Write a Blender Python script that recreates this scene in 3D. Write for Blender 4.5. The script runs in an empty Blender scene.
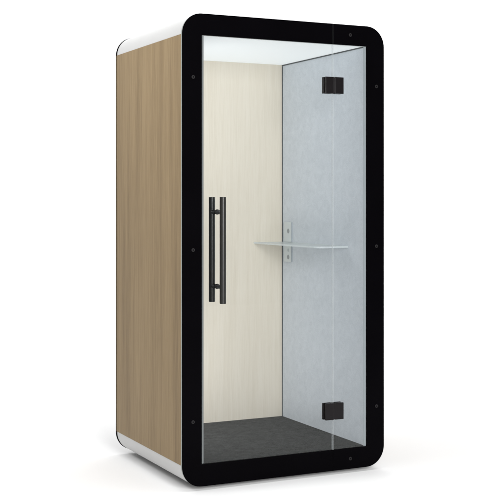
import bpy, bmesh, math
from mathutils import Vector
from mathutils.geometry import tessellate_polygon

sc = bpy.context.scene
C = sc.collection
W, D, ZB, ZT = 1.10, 0.90, 0.020, 2.220      # booth: width, depth, underside and top
OX, OY = W / 2, D / 2                         # the booth's base centre sits at the world origin


# ------------------------------------------------------------------ materials
def new_mat(name):
    m = bpy.data.materials.new(name)
    m.use_nodes = True
    nt = m.node_tree
    return m, nt, nt.nodes, nt.links, nt.nodes['Principled BSDF']


def plain(name, col, rough=0.5, spec=0.5, metal=0.0, var=0.04, scale=8.0, bump=0.0, bscale=300.0):
    m, nt, n, l, b = new_mat(name)
    tc = n.new('ShaderNodeTexCoord')
    no = n.new('ShaderNodeTexNoise'); no.inputs['Scale'].default_value = scale
    no.inputs['Detail'].default_value = 4
    l.new(tc.outputs['Object'], no.inputs['Vector'])
    r = n.new('ShaderNodeValToRGB')
    r.color_ramp.elements[0].position = 0.3; r.color_ramp.elements[1].position = 0.7
    r.color_ramp.elements[0].color = (*[c * (1 - var) for c in col], 1)
    r.color_ramp.elements[1].color = (*[min(1, c * (1 + var)) for c in col], 1)
    l.new(no.outputs['Fac'], r.inputs['Fac'])
    l.new(r.outputs['Color'], b.inputs['Base Color'])
    b.inputs['Roughness'].default_value = rough
    b.inputs['Specular IOR Level'].default_value = spec
    b.inputs['Metallic'].default_value = metal
    if bump:
        n2 = n.new('ShaderNodeTexNoise'); n2.inputs['Scale'].default_value = bscale
        l.new(tc.outputs['Object'], n2.inputs['Vector'])
        bp = n.new('ShaderNodeBump'); bp.inputs['Strength'].default_value = bump
        bp.inputs['Distance'].default_value = 0.002
        l.new(n2.outputs['Fac'], bp.inputs['Height']); l.new(bp.outputs['Normal'], b.inputs['Normal'])
    return m


def wood(name, c0, c1, c2, fine=0.7, rough=0.55, spec=0.25, band=1.0, spread=0.34):
    """vertical-grain laminate: broad soft bands plus fine pores, all stretched along z"""
    m, nt, n, l, b = new_mat(name)
    tc = n.new('ShaderNodeTexCoord')

    def stretched(sx, sz, scale, detail, dist=0.0):
        mp = n.new('ShaderNodeMapping'); mp.inputs['Scale'].default_value = (sx, sx, sz)
        l.new(tc.outputs['Object'], mp.inputs['Vector'])
        no = n.new('ShaderNodeTexNoise'); no.inputs['Scale'].default_value = scale
        no.inputs['Detail'].default_value = detail; no.inputs['Distortion'].default_value = dist
        l.new(mp.outputs['Vector'], no.inputs['Vector'])
        return no.outputs['Fac']
    broad = stretched(1.0, 0.05, 13.0, 4, 0.4)
    mid = stretched(1.0, 0.03, 75.0, 5, 0.15)
    pores = stretched(1.0, 0.03, 330.0, 3)
    a = n.new('ShaderNodeMath'); a.operation = 'MULTIPLY_ADD'; a.inputs[1].default_value = 0.6
    bw_ = n.new('ShaderNodeMath'); bw_.operation = 'MULTIPLY'; bw_.inputs[1].default_value = band
    l.new(broad, bw_.inputs[0])
    l.new(mid, a.inputs[0]); l.new(bw_.outputs[0], a.inputs[2])
    s = n.new('ShaderNodeMath'); s.operation = 'MULTIPLY_ADD'; s.inputs[1].default_value = fine
    l.new(pores, s.inputs[0]); l.new(a.outputs[0], s.inputs[2])
    mr = n.new('ShaderNodeMapRange')
    mid0 = 0.5 * (0.6 + band + fine)
    mr.inputs['From Min'].default_value = mid0 - spread; mr.inputs['From Max'].default_value = mid0 + spread
    l.new(s.outputs[0], mr.inputs['Value'])
    r = n.new('ShaderNodeValToRGB')
    e = r.color_ramp.elements
    e[0].position = 0.0; e[0].color = (*c0, 1)
    e[1].position = 1.0; e[1].color = (*c2, 1)
    k = e.new(0.5); k.color = (*c1, 1)
    l.new(mr.outputs[0], r.inputs['Fac'])
    l.new(r.outputs['Color'], b.inputs['Base Color'])
    b.inputs['Roughness'].default_value = rough
    b.inputs['Specular IOR Level'].default_value = spec
    bp = n.new('ShaderNodeBump'); bp.inputs['Strength'].default_value = 0.08; bp.inputs['Distance'].default_value = 0.001
    l.new(pores, bp.inputs['Height']); l.new(bp.outputs['Normal'], b.inputs['Normal'])
    return m


def felt(name, dark, light, rough=1.0, blotch=5.0, fibre=60.0, bump=0.4, fw=0.8, spread=0.3):
    m, nt, n, l, b = new_mat(name)
    tc = n.new('ShaderNodeTexCoord')
    n1 = n.new('ShaderNodeTexNoise'); n1.inputs['Scale'].default_value = blotch
    n1.inputs['Detail'].default_value = 8; n1.inputs['Roughness'].default_value = 0.65; n1.inputs['Distortion'].default_value = 0.8
    n2 = n.new('ShaderNodeTexNoise'); n2.inputs['Scale'].default_value = fibre
    n2.inputs['Detail'].default_value = 6; n2.inputs['Roughness'].default_value = 0.7
    l.new(tc.outputs['Object'], n1.inputs['Vector']); l.new(tc.outputs['Object'], n2.inputs['Vector'])
    mx = n.new('ShaderNodeMath'); mx.operation = 'MULTIPLY_ADD'; mx.inputs[1].default_value = fw
    l.new(n2.outputs['Fac'], mx.inputs[0]); l.new(n1.outputs['Fac'], mx.inputs[2])
    mr = n.new('ShaderNodeMapRange'); mr.inputs['From Min'].default_value = 0.5 * (1 + fw) - spread; mr.inputs['From Max'].default_value = 0.5 * (1 + fw) + spread
    l.new(mx.outputs[0], mr.inputs['Value'])
    r = n.new('ShaderNodeValToRGB')
    r.color_ramp.elements[0].color = (*dark, 1); r.color_ramp.elements[1].color = (*light, 1)
    l.new(mr.outputs[0], r.inputs['Fac']); l.new(r.outputs['Color'], b.inputs['Base Color'])
    b.inputs['Roughness'].default_value = rough; b.inputs['Specular IOR Level'].default_value = 0.1
    n3 = n.new('ShaderNodeTexNoise'); n3.inputs['Scale'].default_value = 140; n3.inputs['Detail'].default_value = 3
    l.new(tc.outputs['Object'], n3.inputs['Vector'])
    bp = n.new('ShaderNodeBump'); bp.inputs['Strength'].default_value = bump; bp.inputs['Distance'].default_value = 0.003
    l.new(n3.outputs['Fac'], bp.inputs['Height']); l.new(bp.outputs['Normal'], b.inputs['Normal'])
    return m


def glass(name, tint, refl=0.6):
    m, nt, n, l, b = new_mat(name)
    n.remove(b)
    out = n['Material Output']
    tr = n.new('ShaderNodeBsdfTransparent'); tr.inputs['Color'].default_value = (*tint, 1)
    gl = n.new('ShaderNodeBsdfGlossy'); gl.inputs['Roughness'].default_value = 0.02
    fr = n.new('ShaderNodeFresnel'); fr.inputs['IOR'].default_value = 1.45
    mu = n.new('ShaderNodeMath'); mu.operation = 'MULTIPLY'; mu.inputs[1].default_value = refl
    l.new(fr.outputs[0], mu.inputs[0])
    mix = n.new('ShaderNodeMixShader')
    l.new(mu.outputs[0], mix.inputs['Fac']); l.new(tr.outputs[0], mix.inputs[1]); l.new(gl.outputs[0], mix.inputs[2])
    l.new(mix.outputs[0], out.inputs['Surface'])
    return m


def translucent_seal(name, col, clear):
    m, nt, n, l, b = new_mat(name)
    tr = n.new('ShaderNodeBsdfTransparent')
    b.inputs['Base Color'].default_value = (*col, 1); b.inputs['Roughness'].default_value = 0.4
    mix = n.new('ShaderNodeMixShader'); mix.inputs['Fac'].default_value = clear
    l.new(b.outputs[0], mix.inputs[1]); l.new(tr.outputs[0], mix.inputs[2])
    l.new(mix.outputs[0], n['Material Output'].inputs['Surface'])
    return m


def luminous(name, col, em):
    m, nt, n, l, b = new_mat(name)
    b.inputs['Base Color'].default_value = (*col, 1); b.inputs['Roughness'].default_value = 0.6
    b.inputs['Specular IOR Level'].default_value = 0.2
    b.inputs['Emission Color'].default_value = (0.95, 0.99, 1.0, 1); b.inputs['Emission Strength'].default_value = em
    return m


M_SHELL = plain('white_lacquer', (0.54, 0.54, 0.535), 0.4, 0.25, var=0.01)
M_WOOD = wood('oak_laminate', (0.176, 0.119, 0.058), (0.243, 0.170, 0.086), (0.300, 0.216, 0.114))
M_CREAM = wood('cream_laminate', (0.540, 0.488, 0.402), (0.592, 0.543, 0.458), (0.630, 0.586, 0.508), fine=0.7, band=0.35, spread=0.36)
M_FELT = felt('grey_felt', (0.445, 0.482, 0.522), (0.635, 0.672, 0.712), blotch=26, fibre=190, fw=1.5, spread=0.48, bump=0.15)
M_CARPET = felt('charcoal_carpet', (0.004, 0.0042, 0.004), (0.070, 0.072, 0.069), blotch=24, fibre=210, bump=0.5, fw=2.2, spread=0.45)
M_BLACK = plain('black_enamel', (0.0016, 0.0014, 0.0019), 0.28, 0.012, var=0.15, scale=3)
M_EDGE = plain('polished_glass_edge', (0.24, 0.265, 0.25), 0.2, 0.4, var=0.03)
M_GLASS = glass('clear_glass', (0.972, 0.980, 0.982), 0.5)
M_SEAL = translucent_seal('seam_seal', (0.50, 0.53, 0.54), 0.78)
M_HALO = translucent_seal('pale_halo', (0.60, 0.62, 0.61), 0.6)
M_METAL = plain('black_bar_metal', (0.016, 0.0155, 0.014), 0.32, 0.35, var=0.1, scale=40)
M_HINGE = plain('black_hinge_metal', (0.006, 0.0048, 0.0054), 0.36, 0.18, var=0.1, scale=40)
M_SCREW = plain('dark_screw_metal', (0.015, 0.014, 0.015), 0.6, 0.12, var=0.1, scale=90)
M_CEIL = luminous('ceiling_added_glow', (0.66, 0.68, 0.69), 0.42)  # glow added to brighten the ceiling and the booth interior
M_SHELF = translucent_seal('frosted_glass_shelf', (0.76, 0.81, 0.82), 0.55)
M_PLATE = plain('pale_socket_plastic', (0.58, 0.62, 0.63), 0.45, 0.3, var=0.02)
M_DARK = plain('gap_shade', (0.085, 0.095, 0.10), 0.7, 0.2, var=0.05)  # dark colour standing for shade in the felt gaps
M_PALE = plain('pale_socket_face', (0.42, 0.46, 0.47), 0.5, 0.2, var=0.02)
M_EDGEP = plain('painted_edge_shade', (0.33, 0.36, 0.375), 0.6, 0.2, var=0.03)  # grey painted as shade, for the plate side and right felt end
M_END_SHADE = plain('felt_end_shade', (0.17, 0.18, 0.18), 0.6, 0.2, var=0.03)  # darker grey painted as shade on the left felt end
M_SOCK = plain('socket_dark', (0.30, 0.32, 0.33), 0.6, 0.2, var=0.05)
M_FOOT = plain('rubber_foot', (0.02, 0.02, 0.02), 0.8, 0.2, var=0.1)
M_FLOOR = plain('white_studio_sweep', (0.86, 0.86, 0.86), 0.9, 0.0, var=0.006, scale=2)


# ------------------------------------------------------------------ mesh helpers
def obj(name, bm, mats, parent=None, smooth=False):
    me = bpy.data.meshes.new(name)
    bmesh.ops.recalc_face_normals(bm, faces=bm.faces)
    bm.to_mesh(me); bm.free()
    if smooth:
        for p in me.polygons: p.use_smooth = True
    for m in (mats if isinstance(mats, (list, tuple)) else [mats]): me.materials.append(m)
    o = bpy.data.objects.new(name, me); C.objects.link(o)
    if parent: o.parent = parent
    if smooth:
        md = o.modifiers.new('edges', 'EDGE_SPLIT'); md.split_angle = math.radians(35)
    return o


def box(bm, x0, x1, y0, y1, z0, z1, bev=0.0, seg=2):
    """box in booth coordinates (x along the front, y into the depth)"""
    r = bmesh.ops.create_cube(bm, size=1.0)
    vs = r['verts']
    for v in vs:
        v.co = Vector((x0 + (v.co.x + .5) * (x1 - x0) - OX, y0 + (v.co.y + .5) * (y1 - y0) - OY, z0 + (v.co.z + .5) * (z1 - z0)))
    if bev:
        es = list({e for v in vs for e in v.link_edges})
        bmesh.ops.bevel(bm, geom=es, offset=bev, segments=seg, affect='EDGES', profile=0.5)
    return bm


def bx(*a, **k):
    return box(bmesh.new(), *a, **k)


def cyl(bm, p0, p1, r, seg=32, bev=0.0):
    p0 = Vector((p0[0] - OX, p0[1] - OY, p0[2])); p1 = Vector((p1[0] - OX, p1[1] - OY, p1[2]))
    d = p1 - p0; L = d.length
    q = d.to_track_quat('Z', 'Y')
    prof = [(0, 0), (r - bev, 0), (r, bev), (r, L - bev), (r - bev, L), (0, L)] if bev else [(0, 0), (r, 0), (r, L), (0, L)]
    rings = []
    for (rr, h) in prof:
        if rr == 0:
            rings.append([bm.verts.new(p0 + q @ Vector((0, 0, h)))])
        else:
            rings.append([bm.verts.new(p0 + q @ Vector((rr * math.cos(t), rr * math.sin(t), h)))
                          for t in [2 * math.pi * i / seg for i in range(seg)]])
    for a, b in zip(rings, rings[1:]):
        for i in range(seg):
            j = (i + 1) % seg
            if len(a) == 1: bm.faces.new((a[0], b[i], b[j]))
            elif len(b) == 1: bm.faces.new((a[i], a[j], b[0]))
            else: bm.faces.new((a[i], a[j], b[j], b[i]))
    return bm


def arc(cx, cz, r, a0, a1, n=14):
    return [(cx + r * math.cos(math.radians(a0 + (a1 - a0) * i / n)), cz + r * math.sin(math.radians(a0 + (a1 - a0) * i / n))) for i in range(n + 1)]


def rounded(x0, x1, z0, z1, r, n=14):
    return (arc(x1 - r, z0 + r, r, -90, 0, n) + arc(x1 - r, z1 - r, r, 0, 90, n)
            + arc(x0 + r, z1 - r, r, 90, 180, n) + arc(x0 + r, z0 + r, r, 180, 270, n))


def extrude_outline(pts, y0, y1, edge_index=None, chamfer=0.0):
    """solid prism of an outline in the x-z plane between depths y0 and y1"""
    bm = bmesh.new()
    f = [bm.verts.new((x - OX, y0 - OY, z)) for x, z in pts]
    b = [bm.verts.new((x - OX, y1 - OY, z)) for x, z in pts]
    n = len(pts)
    for t in tessellate_polygon([[Vector((x, z, 0)) for x, z in pts]]):
        bm.faces.new([f[i] for i in t]); bm.faces.new([b[i] for i in reversed(t)])
    for i in range(n):
        q = bm.faces.new((f[i], b[i], b[(i + 1) % n], f[(i + 1) % n]))
        if edge_index is not None:
            mx, mz = (pts[i][0] + pts[(i + 1) % n][0]) / 2, (pts[i][1] + pts[(i + 1) % n][1]) / 2
            if not (0.09 < mx < 1.005 and 0.015 < mz < 2.125 and ZB + 0.001 < mz < ZT - 0.001):
                q.material_index = edge_index
    return bm


def tube_between(outer, inner, y0, y1):
    """hollow prism: outer rounded outline, rectangular opening; the two lists are matched by angle"""
    bm = bmesh.new()
    n = len(outer)
    rows = [[bm.verts.new((x - OX, y - OY, z)) for x, z in L] for L, y in ((outer, y0), (outer, y1), (inner, y1), (inner, y0))]
    for a in range(4):
        A, B = rows[a], rows[(a + 1) % 4]
        for i in range(n):
            j = (i + 1) % n
            bm.faces.new((A[i], A[j], B[j], B[i]))
    bmesh.ops.remove_doubles(bm, verts=bm.verts, dist=1e-6)
    return bm


# ------------------------------------------------------------------ the setting
bm = bmesh.new()
prof = [(-9.0, 0.0), (3.2, 0.0)]
R = 2.2
prof += [(3.2 + R * math.sin(math.radians(a)), R - R * math.cos(math.radians(a))) for a in range(6, 91, 6)]
prof += [(3.2 + R, 7.0)]
rows = [[bm.verts.new((x, y, z)) for y, z in prof] for x in (-11.0, 12.0)]
for i in range(len(prof) - 1):
    bm.faces.new((rows[0][i], rows[1][i], rows[1][i + 1], rows[0][i + 1]))
fl = obj('floor', bm, M_FLOOR, smooth=True)
fl['kind'] = 'structure'

# ------------------------------------------------------------------ the booth
root = bpy.data.objects.new('phone_booth', None); C.objects.link(root)
root.location = (0, 0, 0)
root['label'] = 'tall office phone booth with oak side, black rounded glass front and grey felt inside'
root['category'] = 'phone booth'

U0, U1 = 0.100, 1.0004          # clear opening in the black border
V0, V1 = 0.1225, 2.119
IN0, IN1, IB = 0.1132, 0.9868, 0.8844    # inside faces: left wall, right wall, back wall
IZ0, IZ1 = 0.127, 2.1195
US = 0.8043                     # seam between door and fixed pane

# white wrap-around shell
n = 14
outer = rounded(0.0015, W - 0.0015, ZB + 0.0015, ZT - 0.0015, 0.0985, n)
ix0, ix1, iz0, iz1 = IN0 - 0.014, IN1 + 0.014, IZ0 - 0.014, IZ1 + 0.014
inner = [(ix1, iz0)] * (n + 1) + [(ix1, iz1)] * (n + 1) + [(ix0, iz1)] * (n + 1) + [(ix0, iz0)] * (n + 1)
obj('shell', tube_between(outer, inner, 0.0105, 0.8835), M_SHELL, root, smooth=True)

# timber side panels, laid over the flat part of the shell
for s in (0, 1):
    x0, x1 = ((-0.0005, 0.0035), (W - 0.0035, W + 0.0005))[s]
    obj('side_panel', bx(x0, x1, 0.0115, 0.8965, 0.1245, 2.1195, bev=0.0006, seg=1), M_WOOD, root)

# black back slab with its rim
obj('back_panel', extrude_outline(rounded(-0.0010, W + 0.0010, ZB - 0.0002, ZT + 0.0002, 0.10), 0.8980, 0.9060), M_BLACK, root, smooth=True)
obj('back_core', extrude_outline(rounded(0.0037, W - 0.0037, ZB + 0.0016, ZT - 0.0016, 0.0980), 0.8890, 0.8978), M_SHELL, root, smooth=True)

# linings
obj('back_wall', bx(ix0, ix1, IB, 0.8888, iz0, iz1), M_CREAM, root)
obj('felt_panel', bx(IN1, IN1 + 0.0138, 0.0125, IB - 0.0005, IZ0 - 0.004, IZ1 + 0.002), M_FELT, root)
obj('felt_panel', bx(IN0 - 0.0138, IN0, 0.0125, IB - 0.0005, IZ0 - 0.004, IZ1 + 0.002), M_FELT, root)
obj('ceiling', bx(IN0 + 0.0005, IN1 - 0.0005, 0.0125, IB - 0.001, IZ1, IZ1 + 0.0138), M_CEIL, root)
obj('carpet', bx(IN0 + 0.0005, IN1 - 0.0005, 0.0125, IB - 0.001, IZ0 - 0.0138, IZ0), M_CARPET, root)
# dark strips painting in the gap shade along the felt
obj('shade_strip', bx(IN1 - 0.0022, IN1 + 0.001, IB - 0.0095, IB - 0.001, IZ0 + 0.0005, IZ1 - 0.0085), M_DARK, root)
obj('shade_strip', bx(IN1 - 0.0030, IN1 + 0.001, 0.0130, IB - 0.0012, IZ1 - 0.0065, IZ1 - 0.0008), M_DARK, root)

obj('shade_strip', bx(IN1 - 0.0003, IN1 + 0.0136, 0.0106, 0.0122, IZ0 - 0.003, IZ1 + 0.001), M_EDGEP, root)  # right felt end toned down with painted shade
obj('shade_strip', bx(IN0 - 0.0136, IN0 + 0.0003, 0.0106, 0.0122, IZ0 - 0.003, IZ1 + 0.001), M_END_SHADE, root)  # left felt end toned down with darker painted shade

# ---- glass front: door (left) and fixed pane (right), black enamel border on both
g = 0.0004
FT = 0.0100                     # glass thickness
r = 0.10
door_pts = ([(US - g, ZB), (US - g, V0), (U0, V0), (U0, V1), (US - g, V1), (US - g, ZT)]
            + arc(r, ZT - r, r, 90, 180) + arc(r, ZB + r, r, 180, 270))
door = obj('door', extrude_outline(door_pts, 0.0, FT, edge_index=1), [M_BLACK, M_EDGE], root, smooth=True)
win_pts = ([(US + g, ZT), (US + g, V1), (U1, V1), (U1, V0), (US + g, V0), (US + g, ZB)]
           + arc(W - r, ZB + r, r, -90, 0) + arc(W - r, ZT - r, r, 0, 90))
win = obj('fixed_panel', extrude_outline(win_pts, 0.0, FT, edge_index=1), [M_BLACK, M_EDGE], root, smooth=True)


def pane(x0, x1, parent):
    bm = bmesh.new()
    for y in (0.0030, 0.0085):
        vs = [bm.verts.new((x - OX, y - OY, z)) for x, z in ((x0, V0), (x1, V0), (x1, V1), (x0, V1))]
        bm.faces.new(vs)
    me = obj('glass_pane', bm, M_GLASS, parent)


pane(U0, US - g, door); pane(US + g, U1, win)
# pale strip added as a bright halo line, and the clear seal in the seam
bw = 0.0025
bm = bmesh.new()
box(bm, U0 - 0.001, U1 + 0.001, 0.0102, 0.0122, V1 - bw, V1 + 0.001)
obj('edge_halo', bm, M_HALO, root)
obj('seal', bx(US - 0.0021, US + 0.0021, -0.0012, 0.0108, V0 + 0.0015, V1 - 0.0015), M_SEAL, door)

bm = bmesh.new()
box(bm, US - 0.003, US + 0.003, 0.0101, 0.0104, V1 + 0.002, ZT - 0.003)
obj('seam_backing', bm, M_SCREW, door)
obj('seam_backing', bx(US - 0.003, US + 0.003, 0.0101, 0.0104, ZB + 0.003, V0 - 0.002), M_SCREW, door)

# ---- pull handle: a bar on either face of the door, joined through the glass
hz0, hz1 = 0.8715, 1.3660
obj('handle_bar', cyl(bmesh.new(), (0.1790, -0.062, hz0), (0.1790, -0.062, hz1), 0.0150, bev=0.0012), M_METAL, door, smooth=True)
obj('handle_bar', cyl(bmesh.new(), (0.1765, 0.056, hz0), (0.1765, 0.056, hz1), 0.0145, bev=0.0012), M_METAL, door, smooth=True)
for z in (0.9480, 1.2960):
    bm = bmesh.new()
    cyl(bm, (0.1785, -0.050, z), (0.1778, -0.0005, z), 0.0098)
    cyl(bm, (0.1778, 0.0105, z), (0.1768, 0.046, z), 0.0098)
    cyl(bm, (0.1778, -0.0040, z), (0.1778, -0.0006, z), 0.0125)
    obj('handle_standoff', bm, M_METAL, door, smooth=True)

# ---- glass hinges clamped over the seam
for z in (0.3140, 1.9160):
    h = 0.0405
    kn = cyl(bmesh.new(), (US, -0.0085, z - h + 0.002), (US, -0.0085, z + h - 0.002), 0.0062, bev=0.001)
    hinge = obj('hinge', kn, M_HINGE, root, smooth=True)
    for a, b in ((US - 0.0490, US - 0.0030), (US + 0.0030, US + 0.0525)):
        bm = bmesh.new()
        box(bm, a, b, -0.0150, -0.0014, z - h, z + h, bev=0.0016)
        box(bm, a, b, 0.0112, 0.0240, z - h, z + h, bev=0.0016)
        obj('hinge_leaf', bm, M_HINGE, hinge)

# ---- cap screws in the border
for x, z in ((0.0560, 1.9219), (0.0555, 1.1204), (0.0550, 0.3235), (1.0551, 1.9216), (1.0551, 1.1210),
             (1.0551, 0.3192), (0.9028, 2.1702), (0.9028, 0.0709)):
    bm = cyl(bmesh.new(), (x, -0.0005, z), (x, -0.0035, z), 0.0085, seg=28, bev=0.0010)
    s = obj('screw', bm, M_SCREW, root, smooth=True)
    obj('screw_socket', cyl(bmesh.new(), (x, -0.0034, z), (x, -0.0039, z), 0.0034, seg=6), M_BLACK, s)

# ---- laptop shelf on the right-hand wall, rounded free corner
sx0, sy0, sy1 = 0.806, 0.158, IB - 0.001
rc = 0.045
pts = [(IN1 - 0.0004, sy0), (IN1 - 0.0004, sy1), (sx0, sy1)] + \
      [(sx0 + rc - rc * math.cos(math.radians(a)), sy0 + rc - rc * math.sin(math.radians(a))) for a in range(0, 91, 9)]
bm = bmesh.new()
lo = [bm.verts.new((x - OX, y - OY, 1.1085)) for x, y in pts]
hi = [bm.verts.new((x - OX, y - OY, 1.1170)) for x, y in pts]
bm.faces.new(hi); bm.faces.new(lo[::-1])
for i in range(len(pts)):
    j = (i + 1) % len(pts)
    bm.faces.new((lo[i], lo[j], hi[j], hi[i]))
obj('shelf', bm, M_SHELF, root)

# ---- socket strip on the felt, running above and below the shelf
for z0, z1, dots in ((1.1180, 1.2290, (1.179,)), (1.0060, 1.1075, (1.0331, 1.072))):
    pl = obj('socket_plate', bx(IN1 - 0.0080, IN1 + 0.001, 0.7660, 0.8480, z0, z1, bev=0.0015), M_PLATE, root)
    for k, z in enumerate(dots):
        obj('socket', cyl(bmesh.new(), (IN1 - 0.0078, 0.7960, z), (IN1 - 0.0084, 0.7960, z), 0.0135 if k == 0 else 0.010, seg=20),
            M_SOCK if k == 0 else M_PALE, pl)
    obj('plate_shade_strip', bx(IN1 - 0.0075, IN1 + 0.001, 0.7610, 0.7657, z0 + 0.0005, z1 - 0.0005), M_EDGEP, pl)  # strip coloured as the shade line beside the plate

# ---- low feet under the shell
for x in (0.16, W - 0.16):
    for y in (0.14, 0.76):
        obj('foot', cyl(bmesh.new(), (x, y, 0.0), (x, y, ZB + 0.0025), 0.030, bev=0.002), M_FOOT, root, smooth=True)

# ------------------------------------------------------------------ light: studio softboxes over a white sweep
w = bpy.data.worlds.new('World'); sc.world = w; w.use_nodes = True
bg = w.node_tree.nodes['Background']
bg.inputs['Color'].default_value = (1.0, 0.998, 0.995, 1); bg.inputs['Strength'].default_value = 0.30


def area(name, loc, target, sx, sy, power, col=(1, 1, 1)):
    d = bpy.data.lights.new(name, 'AREA'); d.shape = 'RECTANGLE'; d.size = sx; d.size_y = sy
    d.energy = power; d.color = col
    o = bpy.data.objects.new(name, d); C.objects.link(o)
    o.location = loc
    o.rotation_euler = (Vector(target) - Vector(loc)).to_track_quat('-Z', 'Y').to_euler()
    return o


area('overhead_softbox', (0.5, -0.5, 5.2), (0.4, -0.2, 0), 5.4, 5.4, 215)
area('side_softbox', (-2.5, -0.1, 2.7), (-0.55, 0.0, 2.2), 0.9, 0.9, 30)
area('front_softbox', (-1.0, -4.5, 1.8), (0.15, 0.3, 0.8), 1.6, 1.6, 185)
area('backdrop_softbox', (2.4, 2.2, 4.7), (2.6, 5.4, 2.9), 6.5, 1.2, 300)
area('booth_fill', (IN0 + 0.003 - OX, 0.42 - OY, 1.70), (2.0, 0.42 - OY, 1.75), 0.50, 0.45, 2.4)  # added fill light on the hidden left inner wall, for the felt
area('booth_fill', (IN0 + 0.003 - OX, 0.55 - OY, 0.50), (2.0, 0.55 - OY, 0.48), 0.60, 0.50, 2.7)  # second added fill, low down, lifting the lower walls

# ------------------------------------------------------------------ camera (level, lens shifted down so uprights stay upright)
f, hy, yaw, X0, Z0, hc = 1149.05, 200.98, 0.4561, -0.3138, 5.2982, 1.3475
cam = bpy.data.cameras.new('camera'); co = bpy.data.objects.new('camera', cam); C.objects.link(co)
cu = -X0 * math.cos(yaw) - Z0 * math.sin(yaw)
cv = X0 * math.sin(yaw) - Z0 * math.cos(yaw)
co.location = (cu - OX, cv - OY, hc)
co.rotation_euler = (math.pi / 2, 0, -yaw)
cam.sensor_width = 36.0; cam.sensor_fit = 'HORIZONTAL'
cam.lens = f / 500 * 36
cam.shift_y = -(250 - hy) / 500
cam.clip_start = 0.05; cam.clip_end = 200
sc.camera = co

sc.render.engine = 'CYCLES'
sc.cycles.max_bounces = 10; sc.cycles.diffuse_bounces = 5; sc.cycles.transparent_max_bounces = 16
sc.cycles.caustics_reflective = False; sc.cycles.caustics_refractive = False
try:
    sc.cycles.use_denoising = True
except Exception:
    pass
sc.view_settings.view_transform = 'Standard'; sc.view_settings.look = 'None'
sc.view_settings.exposure = 0; sc.view_settings.gamma = 1
sc.render.film_transparent = False
sc.render.resolution_x = 1024; sc.render.resolution_y = 1024
